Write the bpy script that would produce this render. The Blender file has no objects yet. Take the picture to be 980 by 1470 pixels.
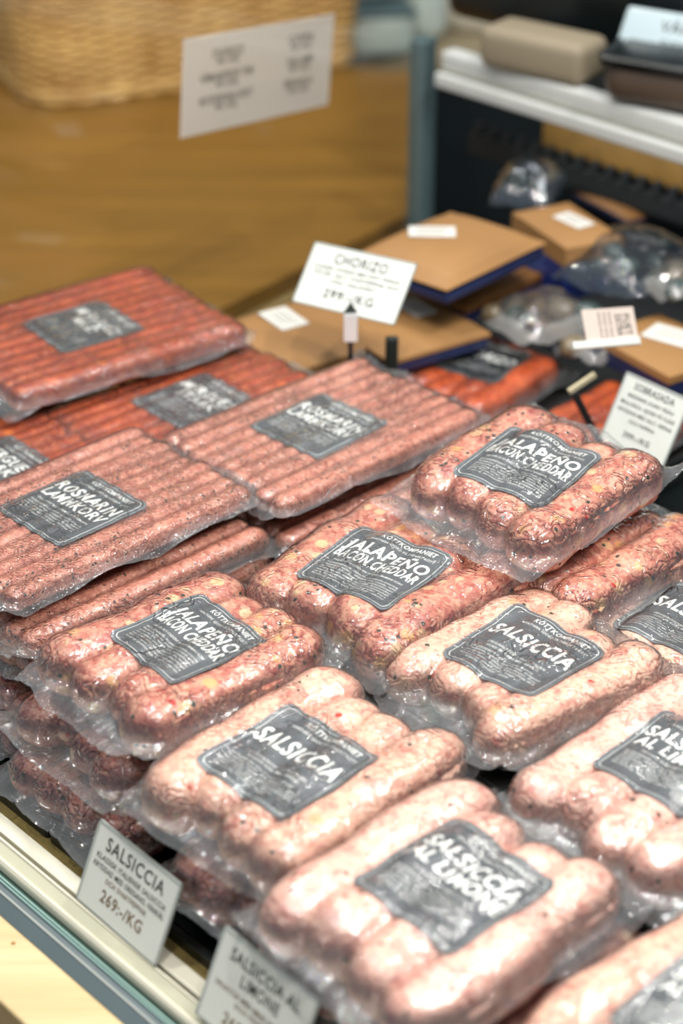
import bpy, bmesh, math, random
import numpy as np
from mathutils import Vector, Matrix, Euler

SC = bpy.context.scene
COL = SC.collection
R = math.radians

# ------------------------------------------------------------------ camera
FPX, PITCH, CAMH = 2700.0, R(30.5), 0.85
CT, ST = math.cos(PITCH), math.sin(PITCH)

def P(px, py, z):
    """point of the world at height z that the photo shows at pixel px,py"""
    x = (px - 490) / FPX
    y = -(py - 735) / FPX
    d = Vector((x, CT + y * ST, -ST + y * CT))
    t = (z - CAMH) / d.z
    return Vector((d.x * t, d.y * t, z))

cam_d = bpy.data.cameras.new('camera')
cam = bpy.data.objects.new('camera', cam_d)
COL.objects.link(cam)
SC.camera = cam
cam.location = (0, 0, CAMH)
cam.rotation_euler = (math.pi / 2 - PITCH, 0, 0)
cam_d.sensor_fit = 'VERTICAL'
cam_d.sensor_height = 36
cam_d.sensor_width = 24
cam_d.lens = FPX / 1470 * 36
cam_d.clip_start = 0.02
cam_d.dof.use_dof = True
fwd = Vector((0, CT, -ST))
cam_d.dof.focus_distance = (P(500, 850, 0.115) - Vector((0, 0, CAMH))).dot(fwd)
cam_d.dof.aperture_fstop = 3.2

# ------------------------------------------------------------------ world, lights, exposure
w = bpy.data.worlds.new('world')
SC.world = w
w.use_nodes = True
w.node_tree.nodes['Background'].inputs[0].default_value = (0.80, 0.90, 1.0, 1)
w.node_tree.nodes['Background'].inputs[1].default_value = 0.34
SC.view_settings.view_transform = 'Standard'
SC.view_settings.look = 'None'
SC.view_settings.gamma = 1
SC.view_settings.use_curve_mapping = False
SC.view_settings.exposure = 0.22

def area(name, loc, target, sx, sy, watts, col, shape='RECTANGLE'):
    d = bpy.data.lights.new(name, 'AREA')
    d.shape = shape
    d.size = sx
    d.size_y = sy
    d.energy = watts
    d.color = col
    o = bpy.data.objects.new(name, d)
    COL.objects.link(o)
    o.location = loc
    o.rotation_euler = (Vector(target) - Vector(loc)).to_track_quat('-Z', 'Y').to_euler()
    return o

WARM, NEUT, COOL = (1, .90, .78), (1, .97, .93), (.90, .96, 1)
# spots of the shop ceiling
for i, (x, y, z, e, c) in enumerate([(-0.75, 0.95, 2.1, 12, NEUT), (0.15, 0.6, 2.2, 13, NEUT), (0.85, 1.05, 2.1, 13, NEUT),
                                     (-0.25, 1.75, 2.2, 8, NEUT), (0.35, 1.9, 2.2, 6, COOL), (-0.7, 2.6, 2.2, 9, WARM)]):
    area('ceiling_spot', (x, y, z), (0.05, 1.05, 0.1) if y < 2.5 else (-0.3, 2.4, 0), .04, .04, e, c, 'DISK')
# LED tube along the front top edge of the case and a soft ceiling
area('case_light', (0.30, 0.95, 0.95), (0.12, 1.0, 0.1), .9, .03, 5, NEUT).rotation_euler.rotate_axis('Z', 0)
area('ceiling_panel', (0.3, 0.2, 2.3), (0.1, 0.95, 0.1), 1.2, .9, 11, NEUT)

# ------------------------------------------------------------------ helpers
def lin(c):
    return tuple(((v / 255) / 12.92 if v / 255 <= .04045 else ((v / 255 + .055) / 1.055) ** 2.4) for v in c) + (1,)

def nm(o):
    return o

def link_mesh(name, me, mat=None, parent=None, smooth=True):
    o = bpy.data.objects.new(name, me)
    COL.objects.link(o)
    if mat is not None and not me.materials:
        me.materials.append(mat)
    if parent:
        o.parent = parent
    if smooth:
        me.polygons.foreach_set('use_smooth', [True] * len(me.polygons))
    return o

def mesh(name, verts, faces, mat=None, parent=None, smooth=True):
    me = bpy.data.meshes.new(name)
    me.from_pydata([tuple(v) for v in verts], [], faces)
    me.update()
    return link_mesh(name, me, mat, parent, smooth)

def from_bm(name, bm, mat=None, parent=None, smooth=False):
    me = bpy.data.meshes.new(name)
    bm.normal_update()
    bm.to_mesh(me)
    bm.free()
    return link_mesh(name, me, mat, parent, smooth)

def tag(o, label=None, cat=None, group=None, kind=None):
    if label: o['label'] = label
    if cat: o['category'] = cat
    if group: o['group'] = group
    if kind: o['kind'] = kind
    return o

def empty(name, loc, rot=(0, 0, 0)):
    o = bpy.data.objects.new(name, None)
    o.empty_display_size = .02
    COL.objects.link(o)
    o.location = loc
    o.rotation_euler = rot
    return o

def box_bm(lo, hi, bev=0, seg=2, bm=None):
    nb = bmesh.new()
    bmesh.ops.create_cube(nb, size=1)
    c = [(a + b) / 2 for a, b in zip(lo, hi)]
    s = [b - a for a, b in zip(lo, hi)]
    for v in nb.verts:
        v.co = Vector((c[0] + v.co.x * s[0], c[1] + v.co.y * s[1], c[2] + v.co.z * s[2]))
    if bev:
        bmesh.ops.bevel(nb, geom=nb.edges[:], offset=bev, segments=seg, affect='EDGES', profile=.5)
    if bm is None:
        return nb
    me = bpy.data.meshes.new('t')
    nb.to_mesh(me)
    nb.free()
    bm.from_mesh(me)
    bpy.data.meshes.remove(me)
    return bm

# frame that runs with the counter: r along the front rail (down right), s into the case
YAW = R(-46.7)
RH = Vector((math.cos(YAW), math.sin(YAW), 0))
SH = Vector((-math.sin(YAW), math.cos(YAW), 0))
def rs(px, py, z):
    p = P(px, py, z)
    return p.dot(RH), p.dot(SH)

# ------------------------------------------------------------------ materials
class NT:
    def __init__(s, name):
        s.m = bpy.data.materials.new(name)
        s.m.use_nodes = True
        s.t = s.m.node_tree
        s.n = s.t.nodes
        s.out = s.n['Material Output']
        s.b = s.n['Principled BSDF']
    def add(s, typ, **kw):
        nd = s.n.new(typ)
        for k, v in kw.items():
            if k.startswith('i_'):
                key = k[2:]
                key = int(key) if key.isdigit() else key
                nd.inputs[key].default_value = v
            else:
                setattr(nd, k, v)
        return nd
    def l(s, a, b):
        s.t.links.new(a, b)
    def ramp(s, src, stops, interp='LINEAR'):
        r = s.n.new('ShaderNodeValToRGB')
        r.color_ramp.interpolation = interp
        e = r.color_ramp.elements
        while len(e) < len(stops):
            e.new(.5)
        for k, (p, c) in zip(e, stops):
            k.position = p
            k.color = c if len(c) == 4 else tuple(c) + (1,)
        s.l(src, r.inputs[0])
        return r.outputs[0]
    def mix(s, fac, a, b):
        m = s.n.new('ShaderNodeMix')
        m.data_type = 'RGBA'
        for inp, v in ((m.inputs[0], fac), (m.inputs[6], a), (m.inputs[7], b)):
            if isinstance(v, bpy.types.NodeSocket):
                s.l(v, inp)
            else:
                inp.default_value = v
        return m.outputs[2]
    def math(s, op, a, b=0.0, clamp=False):
        m = s.n.new('ShaderNodeMath')
        m.operation = op
        m.use_clamp = clamp
        for inp, v in ((m.inputs[0], a), (m.inputs[1], b)):
            if isinstance(v, bpy.types.NodeSocket):
                s.l(v, inp)
            else:
                inp.default_value = v
        return m.outputs[0]

def BW(v):
    return (v, v, v, 1)

def plain(name, col, rough=.5, metal=0, coat=0, spec=.5, noise=0, nscale=30, trans=0):
    t = NT(name)
    t.b.inputs['Roughness'].default_value = rough
    t.b.inputs['Metallic'].default_value = metal
    t.b.inputs['Coat Weight'].default_value = coat
    t.b.inputs['Coat Roughness'].default_value = .12
    t.b.inputs['Specular IOR Level'].default_value = spec
    t.b.inputs['Transmission Weight'].default_value = trans
    c = lin(col)
    tc = t.add('ShaderNodeTexCoord')
    nz = t.add('ShaderNodeTexNoise', i_Scale=nscale, i_Detail=4.0)
    t.l(tc.outputs['Object'], nz.inputs['Vector'])
    k = noise
    dark = tuple(v * (1 - k) for v in c[:3]) + (1,)
    lite = tuple(min(1, v * (1 + k)) for v in c[:3]) + (1,)
    t.l(t.ramp(nz.outputs[0], [(.3, dark), (.7, lite)]), t.b.inputs['Base Color'])
    return t.m

def meat(name, lean1, lean2, fat, fat_amt, chunk=None, chunk_amt=0, green=0, red=0, fine=1.0):
    t = NT(name)
    tc = t.add('ShaderNodeTexCoord')
    oi = t.add('ShaderNodeObjectInfo')
    mp = t.add('ShaderNodeVectorMath', operation='MULTIPLY_ADD')
    rv = t.add('ShaderNodeCombineXYZ')
    for i in range(3):
        t.l(oi.outputs['Random'], rv.inputs[i])
    t.l(rv.outputs[0], mp.inputs[0])
    mp.inputs[1].default_value = (7.3, 3.1, 5.7)
    t.l(tc.outputs['Object'], mp.inputs[2])
    vec = mp.outputs[0]
    def noise(sc, det=3, dist=0.0, rough=.55):
        n = t.add('ShaderNodeTexNoise', i_Scale=sc, i_Detail=float(det), i_Distortion=dist, i_Roughness=rough)
        t.l(vec, n.inputs['Vector'])
        return n.outputs[0]
    # warped coordinates for the flecks
    nw = t.add('ShaderNodeTexNoise', i_Scale=160.0 * fine, i_Detail=2.0)
    t.l(vec, nw.inputs['Vector'])
    wv = t.add('ShaderNodeVectorMath', operation='MULTIPLY_ADD')
    t.l(nw.outputs['Color'], wv.inputs[0])
    wv.inputs[1].default_value = (.004, .004, .004)
    t.l(vec, wv.inputs[2])
    def vor(sc, wp=True):
        v = t.add('ShaderNodeTexVoronoi', i_Scale=sc)
        t.l(wv.outputs[0] if wp else vec, v.inputs['Vector'])
        sep = t.add('ShaderNodeSeparateColor')
        t.l(v.outputs['Color'], sep.inputs[0])
        return v.outputs['Distance'], sep.outputs
    c = t.mix(t.ramp(noise(70 * fine, 4, .8), [(.38, BW(0)), (.62, BW(1))]), lin(lean1), lin(lean2))
    # mottled fat
    f1 = t.ramp(noise(105 * fine, 4, 1.2, .6), [(.54 - fat_amt * .2, BW(0)), (.74 - fat_amt * .2, BW(1))])
    c = t.mix(t.math('MULTIPLY', f1, .78), c, lin(fat))
    d, s = vor(190 * fine)
    sel = t.math('MULTIPLY', t.math('LESS_THAN', s[0], .18 + fat_amt * .35), t.ramp(d, [(.25, BW(1)), (.55, BW(0))]))
    c = t.mix(t.math('MULTIPLY', sel, .6), c, tuple(min(1, v * 1.10) for v in lin(fat)[:3]) + (1,))
    # dark lean threads
    f2 = t.ramp(noise(150 * fine, 3, 2.0), [(.55, BW(0)), (.75, BW(1))])
    c = t.mix(t.math('MULTIPLY', f2, .26), c, tuple(v * .45 for v in lin(lean1)[:3]) + (1,))
    if chunk:
        d, s = vor(78)
        sel = t.math('MULTIPLY', t.math('LESS_THAN', s[1], chunk_amt), t.ramp(d, [(.34, BW(1)), (.46, BW(0))]))
        cc = t.mix(s[2], lin(chunk[0]), lin(chunk[1]))
        c = t.mix(t.math('MULTIPLY', sel, .85), c, cc)
    if green:
        d, s = vor(190 if green < .5 else 330, True)
        sel = t.math('MULTIPLY', t.math('LESS_THAN', s[2], min(green, .16)), t.ramp(d, [(.30, BW(1)), (.40, BW(0))]))
        c = t.mix(sel, c, lin((52, 62, 50)))
        d, s = vor(520, True)
        sel = t.math('MULTIPLY', t.math('LESS_THAN', s[0], .10), t.ramp(d, [(.25, BW(1)), (.40, BW(0))]))
        c = t.mix(t.math('MULTIPLY', sel, .8), c, lin((70, 60, 55)))
    if red:
        d, s = vor(120)
        sel = t.math('MULTIPLY', t.math('LESS_THAN', s[0], red), t.ramp(d, [(.22, BW(1)), (.34, BW(0))]))
        c = t.mix(sel, c, lin((196, 40, 22)))
    g = t.ramp(noise(520, 3, .5, .7), [(.3, BW(.82)), (.7, BW(1.0))])
    mm = t.add('ShaderNodeMix', data_type='RGBA', blend_type='MULTIPLY')
    mm.inputs[0].default_value = 1
    t.l(c, mm.inputs[6])
    t.l(g, mm.inputs[7])
    t.l(mm.outputs[2], t.b.inputs['Base Color'])
    t.b.inputs['Roughness'].default_value = .42
    t.b.inputs['Specular IOR Level'].default_value = .35
    bp = t.add('ShaderNodeBump', i_Strength=.35, i_Distance=.002)
    t.l(noise(190 * fine, 3), bp.inputs['Height'])
    t.l(bp.outputs[0], t.b.inputs['Normal'])
    return t.m

M = {}
M['jal'] = meat('meat_jalapeno', (166, 88, 78), (206, 132, 114), (234, 184, 158), .60, ((232, 178, 116), (244, 216, 178)), .26, .09, .03)
M['sal'] = meat('meat_salsiccia', (196, 122, 110), (224, 164, 146), (240, 206, 184), .95, ((226, 176, 132), (236, 204, 176)), .10, .03, .012)
M['lim'] = meat('meat_salsiccia_lemon', (206, 134, 124), (228, 172, 158), (242, 210, 194), .95, None, 0, .03, 0)
M['lam'] = meat('meat_lamb', (170, 102, 86), (198, 132, 112), (222, 170, 148), .45, None, 0, .6, 0, 1.5)
M['mer'] = meat('meat_merguez', (152, 56, 24), (184, 84, 40), (204, 112, 60), .35, ((220, 124, 50), (196, 92, 46)), .10, 0, 0, 1.1)
M['cho'] = meat('meat_chorizo', (176, 66, 20), (204, 94, 34), (214, 116, 56), .30)
M['shd'] = meat('meat_shaded', (136, 72, 68), (170, 106, 98), (206, 158, 140), .6, ((226, 186, 150), (236, 212, 186)), .10, .06, .04)  # shade of the lower packs put into the meat colour

def film_mat(name, haze_col=(.86, .88, .88), bump=.5, scale=95.0):
    t = NT(name)
    t.n.remove(t.b)
    tc = t.add('ShaderNodeTexCoord')
    oi = t.add('ShaderNodeObjectInfo')
    mp = t.add('ShaderNodeVectorMath', operation='ADD')
    t.l(tc.outputs['Object'], mp.inputs[0])
    cx = t.add('ShaderNodeCombineXYZ')
    for i in range(3):
        t.l(oi.outputs['Random'], cx.inputs[i])
    t.l(cx.outputs[0], mp.inputs[1])
    n1 = t.add('ShaderNodeTexNoise', i_Scale=scale, i_Detail=1.5, i_Distortion=.9, i_Roughness=.45)
    n2 = t.add('ShaderNodeTexNoise', i_Scale=scale * 3.2, i_Detail=1.0, i_Distortion=.5)
    mus = t.add('ShaderNodeTexNoise', i_Scale=26.0, i_Detail=2.0)
    for n in (n1, n2, mus):
        t.l(mp.outputs[0], n.inputs['Vector'])
    # ridged creases
    rg = t.math('ABSOLUTE', t.math('SUBTRACT', n1.outputs[0], .5))
    rg = t.math('POWER', t.math('SUBTRACT', 1.0, t.math('MULTIPLY', rg, 4.0), True), 3.0)
    msk = t.ramp(mus.outputs[0], [(.42, BW(.12)), (.62, BW(1))])
    hgt = t.math('ADD', t.math('MULTIPLY', rg, msk), t.math('MULTIPLY', n2.outputs[0], .55))
    bp = t.add('ShaderNodeBump', i_Strength=bump, i_Distance=.0016)
    t.l(hgt, bp.inputs['Height'])
    at = t.add('ShaderNodeAttribute', attribute_name='haze')
    tr = t.add('ShaderNodeBsdfTransparent')
    t.l(t.mix(at.outputs['Fac'], (.97, .965, .95, 1), (.88, .89, .87, 1)), tr.inputs[0])
    df = t.add('ShaderNodeBsdfDiffuse')
    df.inputs[0].default_value = haze_col + (1,)
    tl = t.add('ShaderNodeBsdfTranslucent')
    tl.inputs[0].default_value = haze_col + (1,)
    md = t.add('ShaderNodeMixShader', i_0=.4)
    t.l(df.outputs[0], md.inputs[1])
    t.l(tl.outputs[0], md.inputs[2])
    m1 = t.add('ShaderNodeMixShader')
    t.l(t.math('ADD', t.math('MULTIPLY', at.outputs['Fac'], .10), .02), m1.inputs[0])
    t.l(tr.outputs[0], m1.inputs[1])
    t.l(md.outputs[0], m1.inputs[2])
    gl = t.add('ShaderNodeBsdfGlossy')
    gl.inputs['Roughness'].default_value = .07
    gl.inputs[0].default_value = (1, 1, 1, 1)
    t.l(bp.outputs[0], gl.inputs['Normal'])
    fr = t.add('ShaderNodeFresnel', i_IOR=1.5)
    t.l(bp.outputs[0], fr.inputs['Normal'])
    m2 = t.add('ShaderNodeMixShader')
    t.l(t.math('MULTIPLY', fr.outputs[0], 1.9, True), m2.inputs[0])
    t.l(m1.outputs[0], m2.inputs[1])
    t.l(gl.outputs[0], m2.inputs[2])
    t.l(m2.outputs[0], t.out.inputs[0])
    return t.m
M['film'] = film_mat('vacuum_film', bump=.75)
M['film_thin'] = film_mat('vacuum_film_thin', bump=.7, scale=150.0)

M['label'] = plain('label_grey', (84, 88, 92), .45, noise=.04, nscale=60)
M['print'] = plain('print_white', (226, 228, 226), .6)
M['border'] = plain('label_line', (196, 202, 202), .5)
M['edge'] = plain('label_edge', (112, 120, 124), .5)

def wood(name, c1, c2, scale, axis_rot, rough=.4, coat=.2):
    t = NT(name)
    tc = t.add('ShaderNodeTexCoord')
    mp = t.add('ShaderNodeMapping')
    mp.inputs['Rotation'].default_value = (0, 0, axis_rot)
    mp.inputs['Scale'].default_value = (1.2, 14, 14)
    t.l(tc.outputs['Object'], mp.inputs['Vector'])
    n = t.add('ShaderNodeTexNoise', i_Scale=scale, i_Detail=6.0, i_Roughness=.6, i_Distortion=.6)
    t.l(mp.outputs[0], n.inputs['Vector'])
    n2 = t.add('ShaderNodeTexNoise', i_Scale=scale * 6, i_Detail=3.0)
    t.l(mp.outputs[0], n2.inputs['Vector'])
    c = t.ramp(n.outputs[0], [(.3, lin(c1)), (.7, lin(c2))])
    c = t.mix(t.math('MULTIPLY', t.ramp(n2.outputs[0], [(.45, BW(0)), (.7, BW(1))]), .25), c, tuple(v * .6 for v in lin(c1)[:3]) + (1,))
    t.l(c, t.b.inputs['Base Color'])
    t.b.inputs['Roughness'].default_value = rough
    t.b.inputs['Coat Weight'].default_value = coat
    t.b.inputs['Coat Roughness'].default_value = .15
    return t.m
M['counter_wood'] = wood('counter_wood', (124, 88, 30), (152, 110, 44), 2.2, R(-20), .45, .3)
M['rail_wood'] = wood('rail_wood', (196, 172, 126), (214, 194, 150), 2.0, 0, .5, .1)
M['panel_wood'] = wood('panel_wood', (92, 66, 24), (116, 84, 34), 3.0, 0, .5, .1)

# ------------------------------------------------------------------ lettering
_tc = {}
def glyphs(s, bold=0.0, shear=0.0, res=3):
    """flat triangulated lettering of height ~1, centred on its width"""
    k = (s, bold, shear, res)
    if k in _tc:
        return _tc[k]
    cu = bpy.data.curves.new('t', 'FONT')
    cu.body = s
    cu.size = 1
    cu.align_x = 'CENTER'
    cu.align_y = 'CENTER'
    cu.offset = bold
    cu.shear = shear
    cu.space_character = 1.12
    cu.resolution_u = res
    cu.fill_mode = 'BOTH'
    o = bpy.data.objects.new('t', cu)
    COL.objects.link(o)
    dg = bpy.context.evaluated_depsgraph_get()
    me = bpy.data.meshes.new_from_object(o.evaluated_get(dg))
    v = np.array([q.co[:2] for q in me.vertices]) if len(me.vertices) else np.zeros((0, 2))
    f = [tuple(p.vertices) for p in me.polygons]
    if len(v):
        v[:, 0] -= (v[:, 0].min() + v[:, 0].max()) / 2
    bpy.data.objects.remove(o)
    bpy.data.curves.remove(cu)
    bpy.data.meshes.remove(me)
    _tc[k] = (v, f)
    return _tc[k]

def layout(lines):
    """lines: (text, x, y, size, maxwidth, bold, shear, align) -> verts2d, faces"""
    V, F, off = [], [], 0
    for s, x, y, size, mw, bold, sh, *al in lines:
        v, f = glyphs(s, bold * .62, 0.0, 3 if size > .01 or size > .05 else 2)
        v = v + np.stack([v[:, 1] * sh, v[:, 1] * 0], -1) if len(v) else v
        if not len(v):
            continue
        q = v * size
        wd = q[:, 0].max() - q[:, 0].min()
        k = min(1.0, mw / wd) if mw > 0 else abs(mw) / wd
        q = q.copy()
        q[:, 0] *= k
        if al and al[0] == 'L':
            q[:, 0] += x - q[:, 0].min()
        else:
            q[:, 0] += x
        q[:, 1] += y
        V.append(q)
        F += [tuple(i + off for i in t) for t in f]
        off += len(q)
    return np.concatenate(V), F

def cut_grid(V, F, step):
    """cut flat lettering so that it can bend with the surface below"""
    bm = bmesh.new()
    vs = [bm.verts.new((a, b, 0)) for a, b in V]
    for f in F:
        try:
            bm.faces.new([vs[i] for i in f])
        except ValueError:
            pass
    for ax in (0, 1):
        lo, hi = V[:, ax].min(), V[:, ax].max()
        k = lo + step
        while k < hi:
            co = Vector((k, 0, 0)) if ax == 0 else Vector((0, k, 0))
            no = Vector((1, 0, 0)) if ax == 0 else Vector((0, 1, 0))
            bmesh.ops.bisect_plane(bm, geom=bm.verts[:] + bm.edges[:] + bm.faces[:], plane_co=co, plane_no=no)
            k += step
    bm.verts.index_update()
    V2 = np.array([v.co[:2] for v in bm.verts])
    F2 = [tuple(v.index for v in f.verts) for f in bm.faces]
    bm.free()
    return V2, F2

LW, LH = .078, .082
SMALL = {
 'jal': ["INGREDIENSER: Nötkött av svenskt ursprung", "fläskkött, bacon, cheddarost (mjölk, salt)", "jalapeño 5%, vatten, salt, potatisflingor", "svartpeppar, vitlök, paprika, druvsocker", "lökpulver, örter, fårfjälster. Köttinnehåll", "85%. Förvaras i kyl max +4 grader. Före", "förtäring: genomstekes. Förpackad i vakuum"],
 'sal': ["INGREDIENSER: Kött av svenskt ursprung", "fläskkött, vatten, salt, fänkål, oregano", "svartpeppar, vitlök, potatisflingor, druv-", "socker, örter, fjälster. Köttinnehåll 85%", "Förvaras i kyl max +4 grader. Tillagas", "före förtäring. Förpackad i vakuum"],
 'lam': ["INGREDIENSER: Lammkött av svenskt ursprung", "nötkött, vatten, rosmarin, salt, vitlök", "potatisflingor, svartpeppar, fårfjälster", "Köttinnehåll 80%. Förvaras i kyl max +4", "grader. Genomstekes före förtäring"],
}
SMALL['mer'] = SMALL['lam']
SMALL['cho'] = SMALL['lam']
def label_lines(kind, titles, sub):
    L = [("KÖTTKOMPANIET", .006, .0325, .0062, .046, .035, .15), ("HANTVERK GJORD PÅ SVENSKT KÖTT", .004, .0262, .0034, .054, .01, .15)]
    if len(titles) == 2:
        ys = [(.0145, .0150), (.0015, .0138)]
    else:
        ys = [(.0085, .0185)]
    for tt, (y, sz) in zip(titles, ys):
        L.append((tt, 0, y, sz * 1.06, .067, .042, .12))
    y = -.0085
    for sline in sub:
        L.append((sline, 0, y, .0030, .058, .008, .15))
        y -= .0036
    y -= .0012
    for sline in SMALL[kind]:
        L.append((sline, -.031, y, .0027, -.060 if len(sline) > 38 else .052, .006, .0, 'L'))
        y -= .0029
    return L

# ------------------------------------------------------------------ noise fields
def blur(a, sx, sy):
    def k(s):
        n = max(1, int(3 * s))
        x = np.arange(-n, n + 1)
        g = np.exp(-x * x / (2 * s * s))
        return g / g.sum()
    for ax, s in ((0, sx), (1, sy)):
        if s > .05:
            g = k(s)
            n = len(g) // 2
            pad = [(0, 0), (0, 0)]
            pad[ax] = (n, n)
            b = np.pad(a, pad, mode='edge')
            out = np.zeros_like(a)
            for i, c in enumerate(g):
                out += c * (b[i:i + a.shape[0], :] if ax == 0 else b[:, i:i + a.shape[1]])
            a = out
    return a

def rnd(rng, shape, sx, sy):
    a = blur(rng.standard_normal(shape), sx, sy)
    return (a - a.mean()) / (a.std() + 1e-9)

# ------------------------------------------------------------------ vacuum packs
PACKS = {}
def make_pack(key, kind, anchor, zb, yaw, W, L, n, titles=None, sub=(), lxy=(0, 0), lrot=0.0, tilt=(0, 0),
              label='', group=None, seed=0, dens=.0016, shift=None, mx=.004, my=.011, flat=.95, matk=None,
              spread=0.0, skz=.45, lsc=1.0, vary=1.0, ov=None):
    rng = np.random.default_rng(seed + 11)
    PE = 2.5 if n < 6 else 2.3
    r0 = W / (2 * n + .3) * (ov or (1.25 if n < 6 else 1.26))
    flat *= (1 if n < 6 else .88)
    T = 2 * r0 * flat
    cb = rng.uniform(-.005, .005) if n < 6 else 0
    zc = T / 2
    rot = Euler((R(tilt[0]), R(tilt[1]), R(yaw)))
    Rm = rot.to_matrix()
    if shift:       # lies under another pack: its place, moved by (dr, ds)
        o0 = PACKS[shift[0]]['loc']
        loc = Vector((o0.x, o0.y, zb)) + RH * shift[1] + SH * shift[2]
    else:
        zt = T * .95
        aw = P(anchor[0], anchor[1], zb + zt)
        loc = aw - Rm @ Vector((lxy[0], lxy[1], zt))
    root = empty('sausage_pack', loc, rot)
    tag(root, label, 'sausage pack', group or ('thin packs of slim sausages' if n > 6 else 'thick packs of coarse sausages'))
    PACKS[key] = dict(loc=loc, yaw=yaw, root=root, T=T)
    mk = M[matk or kind]
    thin = n > 6
    # --- the sausages
    S = []
    xs = (np.arange(n) - (n - 1) / 2) * (W - 2 * r0) / (n - 1)
    for i in range(n):
        hl = L / 2
        if thin:
            y0 = -hl + rng.uniform(0, .006)
            y1 = hl - rng.uniform(0, .006)
            a, b, c = rng.uniform(-.0008, .0008, 3)
            rr = r0 * rng.uniform(.97, 1.04)
        else:
            y0 = -hl + rng.uniform(0, .016) * vary
            y1 = hl - rng.uniform(0, .018) * vary
            if i in (0, n - 1):
                y0, y1 = -hl + rng.uniform(0, .006), hl - rng.uniform(0, .006)
            a, b = rng.uniform(-.003, .003, 2)
            c = rng.uniform(-.004, .004) + (-.004 if i == 0 else .004 if i == n - 1 else 0) * -1
            rr = r0 * rng.uniform(.93, 1.08)
        yy = y0 + (y1 - y0) * (.35 * np.linspace(0, 1, 48) + .65 * (1 - np.cos(np.pi * np.linspace(0, 1, 48))) / 2)
        t = (yy - y0) / (y1 - y0)
        xx = xs[i] + cb * 4 * (t - .5) ** 2 + a * np.cos(t * math.pi) + b * np.sin(t * 2 * math.pi) + c * (4 * (t - .5) ** 2) * (1 if thin else 1)
        xx = xx + spread * (i - (n - 1) / 2) * (t - .5)
        capl = rr * (1.15 if thin else 1.25)
        e0 = np.clip((yy - y0) / capl, 0, 1)
        e1 = np.clip((y1 - yy) / capl, 0, 1)
        prof = np.sqrt(1 - (1 - e0) ** 2.2) * np.sqrt(1 - (1 - e1) ** 2.2)
        lump = 1 + (.05 if not thin else .02) * np.sin(t * rng.uniform(7, 13) + rng.uniform(0, 6)) + (.03 if not thin else .01) * np.sin(t * rng.uniform(18, 26) + rng.uniform(0, 6))
        rad = rr * prof * lump
        S.append((yy, xx, rad, rr))
    for yy, xx, rad, rr in S:
        # ring spacing denser at the ends
        m = 20 if not thin else 12
        V, F = [], []
        yq = np.concatenate([yy[0] + (yy[1] - yy[0]) * np.array([.0, .12, .45]), yy[1:-1], yy[-1] - (yy[1] - yy[0]) * np.array([.45, .12, .0])])
        xq = np.interp(yq, yy, xx)
        capl = rr * 1.2
        rq = np.interp(yq, yy, rad)
        rq[1], rq[2] = rad[1] * .38, rad[1] * .72
        rq[-2], rq[-3] = rad[-2] * .38, rad[-2] * .72
        rq[0] = rq[-1] = rr * .03
        wob = rng.uniform(0, 6.28, 3)
        for j in range(len(yq)):
            for q in range(m):
                an = 2 * math.pi * q / m
                ca, sa = math.cos(an), math.sin(an)
                e = 1 + (0 if thin else .02) * math.sin(3 * an + wob[0] + yq[j] * 60)
                ex_ = 2 / PE
                V.append((xq[j] + rq[j] * math.copysign(abs(ca) ** ex_, ca) * e, yq[j], zc + rq[j] * math.copysign(abs(sa) ** ex_, sa) * flat * e))
        for j in range(len(yq) - 1):
            for q in range(m):
                a_ = j * m + q
                b_ = j * m + (q + 1) % m
                F.append((a_, b_, b_ + m, a_ + m))
        F.append(tuple(range(m)))
        F.append(tuple(reversed([len(V) - m + q for q in range(m)])))
        F = [tuple(reversed(f)) for f in F]
        mesh('sausage', V, F, mk, root)
    # --- height of the film over them
    hx, hy = W / 2 + mx, L / 2 + my
    nx, ny = int(2 * hx / dens), int(2 * hy / dens)
    gx = np.linspace(-hx, hx, nx)
    gy = np.linspace(-hy, hy, ny)
    X, Y = np.meshgrid(gx, gy, indexing='ij')
    zs = T * skz
    h = np.full(X.shape, -1.0)
    for yy, xx, rad, rr in S:
        xc = np.interp(gy, yy, xx)
        rc = np.interp(gy, yy, rad, left=0, right=0)
        d = np.abs(X - xc[None, :])
        q = 1 - (d / np.maximum(rc[None, :], 1e-6)) ** PE
        hh = np.where(q > 0, zc + flat * rc[None, :] * np.maximum(q, 0) ** (1 / PE), -1)
        h = np.maximum(h, hh)
    base = np.maximum(h, zs)
    px_ = 1 / dens
    b1 = blur(base, .0010 * px_, .0010 * px_)
    b2 = blur(base, (.0044 if not thin else .0020) * px_, (.008 if not thin else .005) * px_)
    Fh = np.maximum(.45 * b1 + .55 * b2, h + .0002)
    if titles:
        lr_ = R(lrot)
        lu = (X - lxy[0]) * math.cos(lr_) + (Y - lxy[1]) * math.sin(lr_)
        lv = -(X - lxy[0]) * math.sin(lr_) + (Y - lxy[1]) * math.cos(lr_)
        lm = ((np.abs(lu) < LW / 2 * lsc + .003) & (np.abs(lv) < LH / 2 * lsc + .003)).astype(float)
        lm = blur(lm, 3, 3)
        b3 = blur(base, (.0065 if not thin else .004) * px_, .006 * px_)
        Fh = Fh * (1 - lm) + np.maximum(Fh, .75 * b3 + .25 * Fh + .0005) * lm
    inside = blur((h > 0).astype(float), 1.2, 1.2)
    gap = np.clip(Fh - h, 0, .006) * (h > 0) + (.0006 + np.clip(Fh - zs, 0, .006)) * (h <= 0)
    cr = rnd(rng, X.shape, .0011 * px_, .006 * px_)
    cr2 = rnd(rng, X.shape, .0035 * px_, .0013 * px_)
    cr3 = rnd(rng, X.shape, .0030 * px_, .0030 * px_)
    endw = np.clip((np.abs(Y) - (L / 2 - .03)) / .03, 0, 1)
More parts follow.
